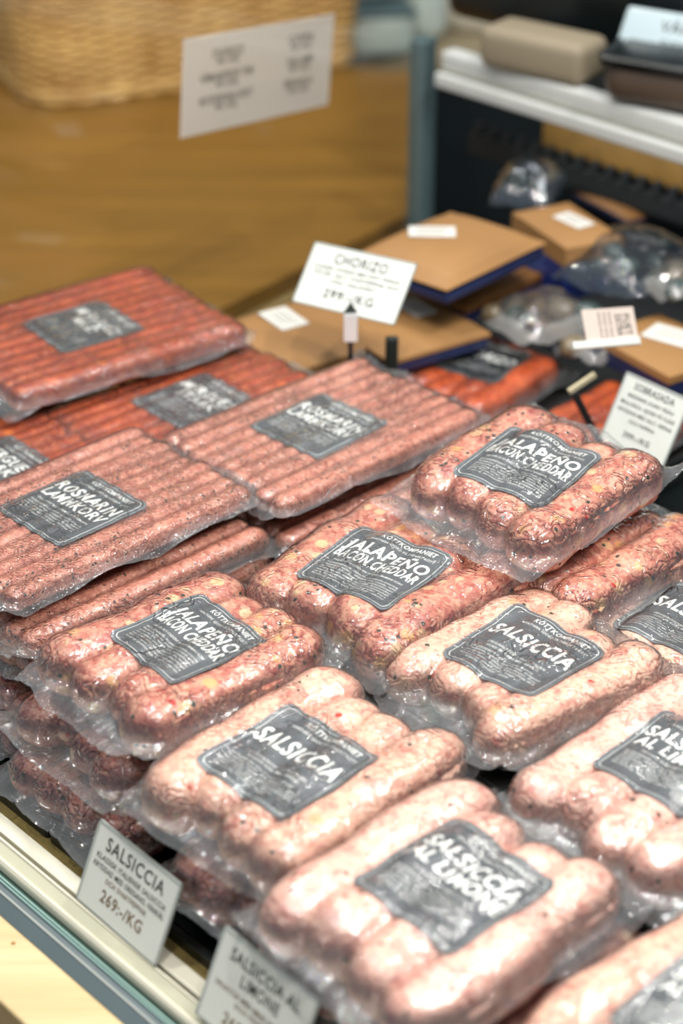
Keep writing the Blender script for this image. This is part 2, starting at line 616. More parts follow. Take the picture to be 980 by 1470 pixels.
    edgw = np.clip((np.abs(X) - (W / 2 - .01)) / .01, 0, 1)
    wr = (np.maximum(cr, 0) ** 1.5 * (.25 + .75 * endw) + .5 * np.maximum(cr2, 0) ** 1.5 * edgw)
    Fh = Fh + wr * gap * .38 + .00022 * np.maximum(cr3, 0)
    # skirt: slow waves and a little droop outside
    outd = np.maximum(np.maximum(np.abs(X) - W / 2, 0) / mx, np.maximum(np.abs(Y) - L / 2, 0) / my)
    slow = rnd(rng, X.shape, .012 * px_, .012 * px_)
    Fh = Fh + (1 - inside) * (slow * .0014 * np.clip(outd * 1.5, 0, 1)) - .004 * outd ** 2
    Fh = Fh + .0012
    Fh = np.maximum(Fh, h + .0011)
    def samp(x, y):
        fx = np.clip((x + hx) / (2 * hx) * (nx - 1), 0, nx - 1.001)
        fy = np.clip((y + hy) / (2 * hy) * (ny - 1), 0, ny - 1.001)
        i, j = fx.astype(int), fy.astype(int)
        u, v = fx - i, fy - j
        return (Fh[i, j] * (1 - u) * (1 - v) + Fh[i + 1, j] * u * (1 - v) + Fh[i, j + 1] * (1 - u) * v + Fh[i + 1, j + 1] * u * v)
    # outline: ragged, corners rounded
    A, B = X / hx, Y / hy
    jx = np.interp(gy, np.linspace(-hy, hy, 9), rng.uniform(-.25, .5, 9))
    jx2 = np.interp(gy, np.linspace(-hy, hy, 9), rng.uniform(-.25, .5, 9))
    jy = np.interp(gx, np.linspace(-hx, hx, 8), rng.uniform(-.45, .6, 8))
    jy2 = np.interp(gx, np.linspace(-hx, hx, 8), rng.uniform(-.45, .6, 8))
    jx, jx2, jy, jy2 = [np.convolve(np.pad(q, 6, mode='edge'), np.ones(13) / 13, 'valid') for q in (jx, jx2, jy, jy2)]
    ox = np.maximum(np.abs(X) - W / 2, 0)
    oy = np.maximum(np.abs(Y) - L / 2, 0)
    X2 = X + np.sign(X) * ox * np.where(X > 0, jx[None, :], jx2[None, :])
    Y2 = Y + np.sign(Y) * oy * np.where(Y > 0, jy[:, None], jy2[:, None])
    cc = (np.abs(A) * np.abs(B)) ** 14
    X2 -= X2 * cc * .05
    Y2 -= Y2 * cc * .05
    V = np.stack([X2, Y2, Fh], -1).reshape(-1, 3)
    idx = np.arange(nx * ny).reshape(nx, ny)
    q = np.stack([idx[:-1, :-1], idx[1:, :-1], idx[1:, 1:], idx[:-1, 1:]], -1).reshape(-1, 4)
    me = bpy.data.meshes.new('vacuum_film')
    me.vertices.add(len(V))
    me.vertices.foreach_set('co', V.ravel().astype(np.float32))
    me.loops.add(q.size)
    me.loops.foreach_set('vertex_index', q.ravel().astype(np.int32))
    me.polygons.add(len(q))
    me.polygons.foreach_set('loop_start', (np.arange(len(q)) * 4).astype(np.int32))
    me.update(calc_edges=True)
    at = me.attributes.new('haze', 'FLOAT', 'POINT')
    hz = blur(1.0 - (h > 0).astype(float), 1.0, 1.0)
    hz = np.clip(hz * 1.0 + .15 * rnd(rng, X.shape, 3, 3) * (hz > .3), 0, 1.3)
    rim = np.clip((outd - .80) / .15, 0, 1) * .5
    at.data.foreach_set('value', (hz + rim * hz).ravel().astype(np.float32))
    link_mesh('vacuum_film', me, M['film_thin'] if thin else M['film'], root)
    # --- the label
    if titles:
        lr = R(lrot)
        cl, sl = math.cos(lr), math.sin(lr)
        def place(V2, lift):
            V2 = V2 * lsc
            x = lxy[0] + V2[:, 0] * cl - V2[:, 1] * sl
            y = lxy[1] + V2[:, 0] * sl + V2[:, 1] * cl
            return np.stack([x, y, samp(x, y) + lift], -1)
        def ring(wd, hg, rad, k=6):
            pts = []
            for cx_, cy_, a0 in ((1, 1, 0), (-1, 1, 90), (-1, -1, 180), (1, -1, 270)):
                for j in range(k + 1):
                    a = R(a0 + 90 * j / k)
                    pts.append((cx_ * (wd / 2 - rad) + rad * math.cos(a), cy_ * (hg / 2 - rad) + rad * math.sin(a)))
            return pts
        def fine(pts, step):
            out = []
            for i in range(len(pts)):
                a, b = np.array(pts[i]), np.array(pts[(i + 1) % len(pts)])
                k = max(1, int(np.linalg.norm(b - a) / step))
                for j in range(k):
                    out.append(a + (b - a) * j / k)
            return np.array(out)
        # face of the label as rounded rectangle, cut into a grid
        gn = 50
        us = np.linspace(-1, 1, gn)
        U, Vv = np.meshgrid(us, us, indexing='ij')
        rad = .006
        gxp, gyp = U * LW / 2, Vv * LH / 2
        ex = np.maximum(np.abs(gxp) - (LW / 2 - rad), 0)
        ey = np.maximum(np.abs(gyp) - (LH / 2 - rad), 0)
        mxx = np.maximum(ex, ey)
        nn = np.sqrt(ex ** 2 + ey ** 2)
        k = np.where(nn > 0, mxx / np.maximum(nn, 1e-9), 1)
        gxp = np.sign(gxp) * (np.minimum(np.abs(gxp), LW / 2 - rad) + ex * k)
        gyp = np.sign(gyp) * (np.minimum(np.abs(gyp), LH / 2 - rad) + ey * k)
        pv = place(np.stack([gxp.ravel(), gyp.ravel()], -1), -.0006)
        idx = np.arange(gn * gn).reshape(gn, gn)
        fq = np.stack([idx[:-1, :-1], idx[1:, :-1], idx[1:, 1:], idx[:-1, 1:]], -1).reshape(-1, 4)
        lab = mesh('label', pv, [tuple(int(v) for v in f) for f in fq], M['label'], root)
        def band(name, wd, hg, rd, th, mat, lift):
            o_ = fine(ring(wd, hg, rd), .0018)
            nrm = []
            kx, ky = (wd - 2 * th) / wd, (hg - 2 * th) / hg
            i_ = o_ * np.array([kx, ky])
            V2 = place(np.concatenate([o_, i_]), lift)
            m_ = len(o_)
            F2 = [(a, (a + 1) % m_, m_ + (a + 1) % m_, m_ + a) for a in range(m_)]
            return mesh(name, V2, F2, mat, lab)
        band('label_border', LW - .006, LH - .006, .0045, .0006, M['border'], -.0004)
        band('label_rim', LW - .0005, LH - .0005, .006, .0012, M['edge'], -.0005)
        V2, F2 = layout(label_lines(kind if kind in SMALL else 'sal', titles, sub))
        V2, F2 = cut_grid(V2, F2, .003)
        mesh('lettering', place(V2, -.00035), F2, M['print'], lab, smooth=False)
    return root

JAL = (["JALAPEÑO", "BACON CHEDDAR"], ["BACON OCH CHEDDAR POPPIG UMAMIRIK KORV"])
SAL = (["SALSICCIA"], ["ORIGINALRECEPT FRÅN ITALIEN", "KLASSISK KORV MED FÄNKÅL"])
LIM = (["SALSICCIA", "AL LIMONE"], ["KLASSISK KORV MED CITRON"])
LAM = (["ROSMARIN", "LAMMKORV"], ["GRILLKORV MED LAMM OCH ROSMARIN"])
MEM = (["MERGUEZ", "MILD"], ["NORDAFRIKANSK KORV"])
MES = (["MERGUEZ", "STARK"], ["NORDAFRIKANSK KORV"])

# top layer, thick packs
make_pack('G', 'jal', (271, 918), .078, -50, .135, .174, 4, *JAL, lrot=0, lxy=(.0, .003), seed=1,
          label='jalapeño bacon cheddar pack at left, directly in front of the rosemary lamb stack')
make_pack('H', 'jal', (538, 818), .078, -42, .154, .182, 4, *JAL, lrot=5, lxy=(-.002, -.013), seed=2, lsc=1.06,
          label='jalapeño bacon cheddar pack in the middle of the display, in sharp focus')
make_pack('I', 'jal', (757, 668), .118, -44, .150, .168, 4, *JAL, lrot=7, lxy=(.0, -.004), tilt=(3.5, 0), seed=3, my=.014, lsc=1.06,
          label='jalapeño bacon cheddar pack topmost and farthest back, before the white price cards')
make_pack('J', 'sal', (752, 937), .074, -50, .138, .167, 4, *SAL, lrot=6, seed=4, lsc=1.03,
          label='pale salsiccia pack right of centre, its grey label in sharp focus')
make_pack('K', 'sal', (987, 893), .052, -46, .140, .162, 4, *SAL, lrot=2, lxy=(0, -.008), seed=5,
          label='salsiccia pack cut off at the right photo edge, only SAL readable')
make_pack('L', 'sal', (413, 1093), .064, -43, .145, .192, 4, *SAL, lrot=-2, lxy=(-.002, -.013), seed=6, lsc=1.07, my=.005,
          label='salsiccia pack at front left, directly above the salsiccia price card')
make_pack('M', 'lim', (972, 1096), .062, -47, .145, .200, 4, *LIM, lrot=2, lxy=(0, -.002), seed=7,
          label='salsiccia al limone pack at right, behind the blurred front pack')
make_pack('N', 'lim', (651, 1268), .064, -49, .155, .190, 4, *LIM, lrot=1, lxy=(.004, .004), seed=8, lsc=1.08, my=.007,
          label='blurred salsiccia al limone pack at bottom centre, nearest whole pack')
make_pack('O', 'sal', (1018, 1462), .050, -46, .150, .200, 4, *LIM, lrot=0, seed=9,
          label='tan sausage pack in the bottom right corner, mostly outside the photo')
# lower layers, thick packs
make_pack('P1', 'jal', None, .037, -47, .135, .180, 4, label='dark reddish pack with rounded ends under the left jalapeño pack', shift=('G', -.020, -.012), seed=21, flat=.84, matk='shd', mx=.005, my=.008, vary=1.3)
make_pack('P2', 'jal', None, .000, -45, .140, .180, 4, label='dark pack on the tray floor at far left, against the black tray lip', shift=('P1', .006, -.010), seed=22, flat=.82, matk='shd', vary=.4)
make_pack('Q', 'sal', None, .021, -43, .130, .180, 4, label='shaded sausage pack behind the two price cards, under the front left pack', shift=('L', .024, -.010), seed=23, my=.006, matk='shd')
make_pack('I2', 'jal', None, .074, -42, .150, .180, 4, label='jalapeño pack second in the back right stack, with a red pepper piece', shift=('I', .042, .008), seed=24)
make_pack('I3', 'jal', None, .036, -46, .150, .180, 4, label='shaded jalapeño pack lowest in the back right stack', shift=('I2', .0, -.012), seed=25)
make_pack('N2', 'lim', None, .015, -47, .150, .190, 4, label='shaded pack directly below the blurred front pack', shift=('N', .016, .016), seed=26, my=.005, matk='shd', dens=.0025)
# thin packs of lamb and merguez
TH = dict(mx=.005, my=.008, dens=.0014, skz=.42)
make_pack('D', 'lam', (103, 729), .112, -46.5, .150, .235, 9, *LAM, lrot=1, lxy=(0, -.006), seed=31, lsc=1.05,
          label='thin rosemary lamb sausage pack at far left, label sharp, on top of its stack', **TH)
make_pack('C', 'lam', (457, 611), .106, -47, .155, .235, 9, *LAM, lrot=3, lxy=(0, -.004), seed=32, lsc=1.05,
          label='thin rosemary lamb sausage pack in the middle, speckled with white reflections', **TH)
make_pack('A', 'mer', (119, 470), .112, -54, .180, .245, 10, *MEM, lrot=1, lxy=(.003, -.004), seed=33, lsc=1.04, ov=1.46,
          label='orange red mild merguez pack at upper left, farthest back by the side glass', **TH)
make_pack('B', 'mer', (280, 578), .086, -49, .155, .235, 9, *MES, lrot=2, lxy=(0, 0), seed=34, lsc=1.02, ov=1.46,
          label='orange red strong merguez pack, between the mild merguez and lamb packs', **TH)
make_pack('B2', 'mer', (-10, 672), .084, -48, .155, .225, 9, *MES, lrot=0, lxy=(0, 0), seed=35, ov=1.46,
          label='orange merguez pack at the left photo edge, only the corner of its label in view', **TH)
make_pack('E', 'lam', None, .084, -47, .150, .235, 8, label='lamb sausage pack directly beneath the far left rosemary lamb pack', shift=('D', .022, -.004), seed=36, **TH)
make_pack('E2', 'lam', None, .062, -46, .150, .235, 8, label='lamb sausage pack third in the left stack, its end barely showing', shift=('E', .004, .004), seed=37, **TH)
make_pack('E3', 'lam', None, .031, -47, .150, .230, 8, label='dark lamb pack low in the left stack, mostly in shade', shift=('E2', -.006, -.016), seed=39, matk='shd', **TH)
make_pack('E4', 'lam', None, .007, -45, .150, .230, 8, label='dark lamb pack lowest in the left stack near the tray floor', shift=('E3', -.004, -.012), seed=40, matk='shd', **TH)
make_pack('F', 'lam', None, .074, -46, .155, .235, 8, label='shaded lamb sausage pack beneath the middle rosemary lamb pack', shift=('C', .026, .000), seed=38, **TH)

# ------------------------------------------------------------------ setting: tray, rails, glass, counter
def strip(name, y0, y1, z0, z1, thick, mat, r0=-1.2, r1=.9, bev=0.0, label=None, cat=None, kind=None, parent=None):
    """long member along the rail; y0,y1 = where its far and near edges meet the photo's left border"""
    s_far = rs(0, y0, z0)[1]
    s_near = rs(0, y1, z1)[1]
    bm = bmesh.new()
    pts = [(s_far, z0), (s_near, z1), (s_near, z1 - thick), (s_far, z0 - thick)]
    vv = []
    for r_ in (r0, r1):
        vv.append([bm.verts.new(RH * r_ + SH * s + Vector((0, 0, z))) for s, z in pts])
    a, b = vv
    for i in range(4):
        j = (i + 1) % 4
        bm.faces.new((a[i], b[i], b[j], a[j]))
    bm.faces.new(a[::-1])
    bm.faces.new(b)
    bmesh.ops.recalc_face_normals(bm, faces=bm.faces[:])
    if bev:
        bmesh.ops.bevel(bm, geom=[e for e in bm.edges if abs((e.verts[1].co - e.verts[0].co).normalized().dot(RH)) > .99], offset=bev, segments=3, affect='EDGES', profile=.5)
    o = from_bm(name, bm, mat, parent)
    return tag(o, label, cat, None, kind)

M['black'] = plain('black_plastic', (14, 20, 20), .3, noise=.2)
M['blackm'] = plain('black_matte', (18, 20, 20), .6, noise=.2)
M['olive'] = plain('brushed_deck', (122, 106, 62), .4, noise=.08, nscale=200)
M['cream'] = plain('cream_rail', (222, 218, 198), .4, noise=.02)
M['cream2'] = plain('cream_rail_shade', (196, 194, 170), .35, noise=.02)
M['tan'] = plain('tan_edge', (176, 160, 122), .45, noise=.03)
M['teal'] = plain('glass_edge_teal', (74, 98, 90), .08, coat=.6, spec=.8)
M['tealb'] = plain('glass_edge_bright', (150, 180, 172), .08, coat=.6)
M['steel'] = plain('steel_trim', (98, 110, 114), .35, metal=.5, noise=.04)
M['steelb'] = plain('steel_blue', (70, 84, 88), .5, metal=0, noise=.04)
M['line'] = plain('steel_line', (150, 156, 152), .4)
M['darkb'] = plain('dark_brown', (74, 52, 22), .5, noise=.1)

sl = rs(0, 1126, .006)[1]
# tray: floor with a raised lip
tray = empty('display_tray', RH * -.15 + SH * (sl + .3))
tag(tray, 'long black display tray under all the sausage packs', 'tray')
Ti = tray.matrix_basis.inverted()
def rsbox(name, r0, r1, s0, s1, z0, z1, mat, parent=None, bev=0.002, org=Vector((0, 0, 0)), seg=2):
    bm = box_bm((r0, s0, z0), (r1, s1, z1), bev, seg)
    mt = Matrix.Rotation(YAW, 4, 'Z')
    bm.transform(Matrix.Translation(-org) @ mt)
    return from_bm(name, bm, mat, parent, False)
to = Vector(tray.location)
rsbox('tray_floor', -1.25, .75, sl - .002, sl + .75, -.011, -.004, M['black'], tray, .001, to)
lipo = Vector(to)
rsep = rs(63, 1178, .014)[0]
for ra, rb in ((-1.25, rsep - .0012), (rsep + .0012, .75)):
    rsbox('tray_lip', ra, rb, sl - .004, sl + .003, -.010, .007, M['black'], tray, .003, to, 4)
for q in ((-1.42, -1.10, .80, 1.04, .082), (-1.09, -.915, .83, 1.06, .070), (-.90, -.62, .74, .86, .066), (-.62, -.34, .72, .88, .056),
          (-.72, -.57, .885, 1.03, .048), (-.85, -.73, .88, 1.05, .033), (-1.14, -1.01, 1.12, 1.27, .035), (-.99, -.88, 1.15, 1.30, .025),
          (-.76, -.50, .56, .70, .013), (-.48, -.33, .58, .75, .044)):
    rsbox('riser', q[0], q[1], q[2], q[3], -.004, q[4], M['blackm'], tray, .003, to)

strip('case_floor', 1080, 1166, -.006, -.004, .006, M['olive'], kind='structure', label='olive toned metal floor of the case')
rail = empty('trim_1', (0, 0, 0)); tag(rail, 'cream profiled price rail along the front of the case', None, None, 'structure')
strip('rail_plate', 1166, 1190, -.002, -.002, .010, M['cream'], parent=rail)
strip('rail_bead', 1189, 1193, .001, .001, .012, M['cream'], parent=rail, bev=.0006)
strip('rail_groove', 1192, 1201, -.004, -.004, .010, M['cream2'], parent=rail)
strip('rail_bead', 1200, 1204, .002, .002, .014, M['cream'], parent=rail, bev=.0006)
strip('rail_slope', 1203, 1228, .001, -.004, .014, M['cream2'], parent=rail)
strip('rail_round', 1225, 1238, -.002, -.004, .010, M['cream'], parent=rail, bev=.003)
strip('rail_under_edge', 1236, 1247, -.008, -.012, .010, M['tan'], parent=rail)
gl = empty('window_1', (0, 0, 0)); tag(gl, 'front glass panel of the case seen along its green polished edge', None, None, 'structure')
strip('glass_edge', 1247, 1256, -.014, -.012, .03, M['teal'], parent=gl)
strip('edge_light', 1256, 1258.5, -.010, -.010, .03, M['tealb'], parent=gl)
strip('glass_edge', 1258.5, 1262, -.011, -.011, .03, M['teal'], parent=gl)
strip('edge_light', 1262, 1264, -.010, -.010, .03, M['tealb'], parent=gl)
strip('glass_edge', 1264, 1276, -.012, -.012, .03, M['steel'], parent=gl)
tr2 = empty('trim_2', (0, 0, 0)); tag(tr2, 'blue grey metal channel between glass and wooden rail', None, None, 'structure')
strip('channel_line', 1276, 1281, -.011, -.011, .03, M['line'], parent=tr2, bev=.0005)
strip('channel_face', 1281, 1313, -.012, -.016, .03, M['steelb'], parent=tr2)
strip('trim_3', 1312, 1437, -.008, -.008, .03, M['rail_wood'], bev=.002, kind='structure', label='pale pine hand rail along the front of the counter')
strip('counter_front', 1430, 2200, -.05, -.05, .02, M['darkb'], kind='structure', label='dark brown counter front below the pine rail')

# knot in the pine rail
kp = P(19, 1354, -.0078)
bm = bmesh.new()
bmesh.ops.create_circle(bm, cap_ends=True, radius=.0016, segments=16)
kn = from_bm('knot', bm, plain('knot_brown', (150, 110, 60), .6))
kn.location = kp
kn.parent = bpy.data.objects['trim_3']

# wooden counter beyond the side glass
r_g, s_g0 = rs(330, 440, .03)
post = P(604, 300, .03)
r_p, s_p = rs(604, 300, .03)
M['ctop'] = M['counter_wood']
bm = bmesh.new()
pa = [P(-330, 640, 0), P(320, 442, 0), P(600, 300, 0), P(612, 104, 0), P(520, 96, 0), P(-330, 92, 0)]
top = [bm.verts.new((p.x, p.y, .0)) for p in pa]
bot = [bm.verts.new((p.x, p.y, -.04)) for p in pa]
bm.faces.new(top)
bm.faces.new(bot[::-1])
for i in range(len(pa)):
    j = (i + 1) % len(pa)
    bm.faces.new((top[j], top[i], bot[i], bot[j]))
bmesh.ops.recalc_face_normals(bm, faces=bm.faces[:])
tag(from_bm('counter_top', bm, M['ctop']), 'honey brown wooden counter top beyond the side glass', None, None, 'structure')

def glass_mat(name, tint, fac=1.0):
    t = NT(name)
    t.n.remove(t.b)
    tr = t.add('ShaderNodeBsdfTransparent')
    tr.inputs[0].default_value = tint
    g = t.add('ShaderNodeBsdfGlossy')
    g.inputs['Roughness'].default_value = .02
    f = t.add('ShaderNodeLayerWeight', i_Blend=.5)
    m = t.add('ShaderNodeMixShader')
    f5 = t.math('POWER', f.outputs['Facing'], 4.0)
    t.l(t.math('ADD', t.math('MULTIPLY', f5, .5 * fac), .03 * fac), m.inputs[0])
    t.l(tr.outputs[0], m.inputs[1])
    t.l(g.outputs[0], m.inputs[2])
    t.l(m.outputs[0], t.out.inputs[0])
    return t.m
M['pane'] = glass_mat('side_glass', (.97, .975, .96, 1))
d_p = (post - P(330, 440, .03)).normalized()
n_p = Vector((-d_p.y, d_p.x, 0))
def panebox(name, t0, t1, n0, n1, z0, z1, mat, parent=None, bev=0):
    o0 = P(330, 440, .03)
    bm = box_bm((t0, n0, z0), (t1, n1, z1), bev)
    bm.transform(Matrix.Translation((o0.x, o0.y, 0)) @ Matrix.Rotation(math.atan2(d_p.y, d_p.x), 4, 'Z'))
    return from_bm(name, bm, mat, parent)
plen = (post - P(330, 440, .03)).length
win = empty('window_2', (0, 0, 0)); tag(win, 'clear side glass of the case in front of the wooden counter', None, None, 'structure')
panebox('pane', -.75, plen - .012, .000, .005, .006, .42, M['pane'], win)
panebox('glass_rail', -.75, plen, -.003, .008, -.01, .006, plain('pale_trim', (150, 128, 84), .4), win, .001)
M['post'] = plain('post_grey_blue', (96, 116, 118), .3, metal=.2, coat=.4, noise=.05)
panebox('corner_post', plen - .014, plen + .012, -.010, .012, -.01, .235, M['post'], win, .003)

# dark shop behind
M['dark'] = plain('dark_teal', (14, 26, 28), .6, noise=.3, nscale=4)
M['dark2'] = plain('black_back', (10, 14, 15), .7, noise=.3, nscale=6)
bm = box_bm((-2.2, 3.9, -.9), (2.2, 3.96, 1.6))
tag(from_bm('wall_back', bm, M['dark']), 'dark back wall of the shop', None, None, 'structure')
bm = box_bm((-3.0, -1.0, -.95), (3.0, 4.0, -.9))
tag(from_bm('floor', bm, M['dark']), 'dark shop floor', None, None, 'structure')

# ------------------------------------------------------------------ rear of the case: shelf and cavity
zsh = .20
r1_, s1_ = rs(622, 122, zsh)
shelf = empty('rear_shelf', RH * r1_ + SH * s1_ + Vector((0, 0, zsh)))
tag(shelf, 'thick pale grey stepped shelf edge across the rear of the case', 'shelf')
so = Vector(shelf.location)
M['shelf'] = plain('shelf_white', (196, 198, 194), .4, noise=.03)
M['shelf2'] = plain('shelf_groove', (150, 150, 142), .4)
rsbox('front_edge', r1_, r1_ + .9, s1_, s1_ + .03, zsh - .002, zsh + .014, M['shelf'], shelf, .003, so)
rsbox('groove', r1_ + .004, r1_ + .9, s1_ + .006, s1_ + .04, zsh + .012, zsh + .020, M['shelf2'], shelf, .001, so)
rsbox('upper_edge', r1_ - .002, r1_ + .9, s1_ + .012, s1_ + .035, zsh + .018, zsh + .036, M['shelf'], shelf, .004, so)
rsbox('shelf_board', r1_, r1_ + .9, s1_ + .02, s1_ + .45, zsh + .004, zsh + .020, M['blackm'], shelf, .002, so)
rsbox('wall_rear', r1_ - .03, r1_ + .95, s1_ + .25, s1_ + .27, -.01, .205, M['dark'], None, 0).__setitem__('kind', 'structure')
bpy.data.objects['wall_rear']['label'] = 'dark rear wall of the case under the shelf'
rsbox('case_base', r_g, r1_ + .95, sl + .74, s1_ + .25, -.02, -.004, M['blackm'], None, 0).__setitem__('kind', 'structure')
bpy.data.objects['case_base']['label'] = 'black base of the case under the kraft cartons'
def splane(px, py, s):
    x = (px - 490) / FPX
    y = -(py - 735) / FPX
    d = Vector((x, CT + y * ST, -ST + y * CT))
    t = s / d.dot(SH)
    q = Vector((0, 0, CAMH)) + d * t
    return q.dot(RH), q.z
ra, zb1 = splane(778, 186, s1_ + .12)
_, zb0 = splane(900, 250, s1_ + .12)
_, zb1 = splane(900, 200, s1_ + .12)
rsbox('trim_4', ra, ra + .8, s1_ + .12, s1_ + .135, zb0, zb1, M['panel_wood'], None, .002).__setitem__('kind', 'structure')
bpy.data.objects['trim_4']['label'] = 'brown wooden board at the back under the shelf'
lp = RH * (r1_ + .45) + SH * (s1_ + .05)
area('shelf_fill_light', (lp.x, lp.y, zsh - .012), tuple(lp + SH * .12 + Vector((0, 0, 0))), .8, .012, .9, COOL)  # added fill strip, no lamp seen here; lifts the dark board below the shelf
rk = empty('reflection_comb', RH * (ra - .1) + SH * (s1_ + .21) + Vector((0, 0, .09)))
tag(rk, 'black toothed rack below the brown board at the back', 'reflection')  # modelled teeth stand in for black reflections under the board
ko = Vector(rk.location)
rsbox('comb_bar', ra - .1, ra + .7, s1_ + .105, s1_ + .115, zb0 - .03, zb0 - .006, M['blackm'], rk, .001, ko)
for i in range(34):
    q = ra - .09 + i * .022
    rsbox('tooth', q, q + .009, s1_ + .103, s1_ + .113, zb0 - .008, zb0 + .008, M['blackm'], rk, 0, ko)

# ------------------------------------------------------------------ quad placement of boxy things
def fit(c, z):
    p = [P(x, y, z) for x, y in c]
    ctr = sum(p, Vector()) / 4
    X = ((p[2] - p[1]) + (p[3] - p[0])) / 2
    Yv = ((p[1] - p[0]) + (p[2] - p[3])) / 2
    yaw = math.atan2(X.y, X.x)
    return ctr, yaw, X.length, Yv.length

M['kraft'] = plain('kraft_paper', (150, 110, 64), .6, noise=.10, nscale=12)
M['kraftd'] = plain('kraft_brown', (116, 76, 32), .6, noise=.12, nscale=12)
M['navy'] = plain('navy_card', (22, 36, 78), .45, noise=.2, nscale=40)
M['blue'] = plain('blue_card', (20, 48, 120), .45, noise=.2, nscale=60)
M['paper'] = plain('white_sticker', (208, 206, 198), .6, noise=.03)
M['ink'] = plain('grey_ink', (140, 138, 130), .6)
M['inkd'] = plain('dark_ink', (52, 54, 50), .6)
M['inkb'] = plain('brown_ink', (112, 92, 60), .6)

def carton(corners, z, hgt, label, side='navy', sticker=None, mat='kraft', dome=.006, name='kraft_carton', tilt=(0, 0), group=None):
    c, yaw, wx, wy = fit(corners, z)
    root = empty(name, (c.x, c.y, z - hgt), (R(tilt[0]), R(tilt[1]), yaw))
    tag(root, label, 'carton', group or 'brown cartons at the back')
    # sleeve: bulging top sheet folded over the long sides
    n = 14
    V, F = [], []
    for i in range(n + 1):
        for j in range(n + 1):
            u, v = i / n * 2 - 1, j / n * 2 - 1
            zz = hgt - dome + dome * (1 - u ** 4) * (1 - v ** 4) * 1.0
            V.append((u * wx / 2, v * wy / 2, zz))
    for i in range(n):
        for j in range(n):
            a = i * (n + 1) + j
            F.append((a, a + n + 1, a + n + 2, a + 1))
    # rim skirt down
    k = len(V)
    ring = [i * (n + 1) for i in range(n + 1)] + [n * (n + 1) + j for j in range(1, n + 1)] + [i * (n + 1) + n for i in range(n - 1, -1, -1)] + [j for j in range(n - 1, 0, -1)]
    for a in ring:
        x, y, zz = V[a]
        V.append((x * 1.004, y * 1.004, hgt * .62 - dome * .3))
    m = len(ring)
    for i in range(m):
        F.append((ring[i], k + i, k + (i + 1) % m, ring[(i + 1) % m]))
    mesh('sleeve', V, [tuple(reversed(f)) for f in F][0:0] + F, M[mat], root, smooth=False)
    bm = box_bm((-wx / 2 * .985, -wy / 2 * .985, 0), (wx / 2 * .985, wy / 2 * .985, hgt - dome * 1.3), .003)
    from_bm('tray_base', bm, M[side], root)
    if sticker:
        sx, sy, sw, sh, sr = sticker
        bm = box_bm((-sw / 2, -sh / 2, 0), (sw / 2, sh / 2, .0006))
        st = from_bm('sticker', bm, M['paper'], root)
        st.location = (sx * wx / 2, sy * wy / 2, hgt + .0004)
        st.rotation_euler = (0, 0, R(sr))
        for i in range(3):
            bm = box_bm((-sw * .35, -.0006 + sh * (.2 - .2 * i), .0006), (sw * (.35 - .06 * i), .0006 + sh * (.2 - .2 * i), .0009))
            l_ = from_bm('print_line', bm, M['ink'], st)
    return root

carton([(527, 356), (622, 274), (757, 322), (672, 398)], .165, .032, 'kraft brown carton topmost at back, with a white sticker and a domed lid', sticker=(-.25, -.1, .045, .026, 40), dome=.016)
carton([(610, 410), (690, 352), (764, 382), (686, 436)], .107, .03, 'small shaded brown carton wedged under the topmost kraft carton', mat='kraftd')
carton([(757, 300), (795, 280), (882, 322), (828, 362)], .15, .062, 'kraft carton with a blue front face printed in small lines', side='blue', sticker=(.1, .1, .04, .022, 10), mat='kraft')
carton([(332, 462), (425, 404), (560, 452), (418, 548)], .10, .03, 'kraft carton at left with white sticker, behind the merguez packs', sticker=(-.30, -.12, .046, .030, -4), dome=.010, side='kraft')
carton([(450, 436), (560, 384), (694, 462), (570, 514)], .10, .024, 'kraft carton with navy base behind the tall chorizo price card', sticker=(.05, .35, .04, .024, 0), dome=.008)
carton([(872, 478), (925, 436), (1040, 490), (985, 545)], .098, .030, 'kraft carton at right edge with a large white sticker', sticker=(0, .2, .05, .034, 20))
carton([(735, 436), (775, 408), (880, 452), (838, 486)], .070, .03, 'flat kraft carton under the clear pouches', mat='kraft')
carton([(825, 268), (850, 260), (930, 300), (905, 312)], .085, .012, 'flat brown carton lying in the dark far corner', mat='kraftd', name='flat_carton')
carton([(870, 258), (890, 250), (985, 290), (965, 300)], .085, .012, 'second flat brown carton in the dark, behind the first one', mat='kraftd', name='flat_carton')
# printed lines on the blue face
bc = [o for o in COL.objects if o.name.startswith('kraft_carton') and o.get('label', '').startswith('kraft carton with a blue')][0]
cc, yw, wx_, wy_ = fit([(757, 300), (795, 280), (882, 322), (828, 362)], .15)
for i in range(7):
    bm = box_bm((-wx_ * .42, -wy_ * .4935 - .0004, .010 + i * .005), (wx_ * (.1 + .04 * (i % 3)), -wy_ * .4925, .0115 + i * .005))
    from_bm('print_line', bm, plain('blue_print', (70, 92, 150), .5) if i == 0 else bpy.data.materials['blue_print'], bc)

# chorizo packs behind
make_pack('X', 'cho', (690, 518), .040, -40, .125, .150, 5, ["CHORIZO"], ["NORDISK CHORIZO"], lrot=8, lxy=(0, .012), seed=51, lsc=.95, ov=1.45, flat=.8,
          label='orange chorizo pack with a near-black label behind the middle lamb pack', mx=.006, my=.010, dens=.002)
make_pack('X2', 'cho', (880, 600), .030, -40, .110, .150, 5, seed=52, label='orange pack in the dark behind the tilted price card, mostly hidden', dens=.003)
for ch in COL.objects:
    if ch.name.startswith('label') and ch.parent is PACKS['X']['root'] and not ch.name.startswith('label_'):
        ch.data.materials.clear()
        ch.data.materials.append(plain('label_black', (30, 38, 44), .4))

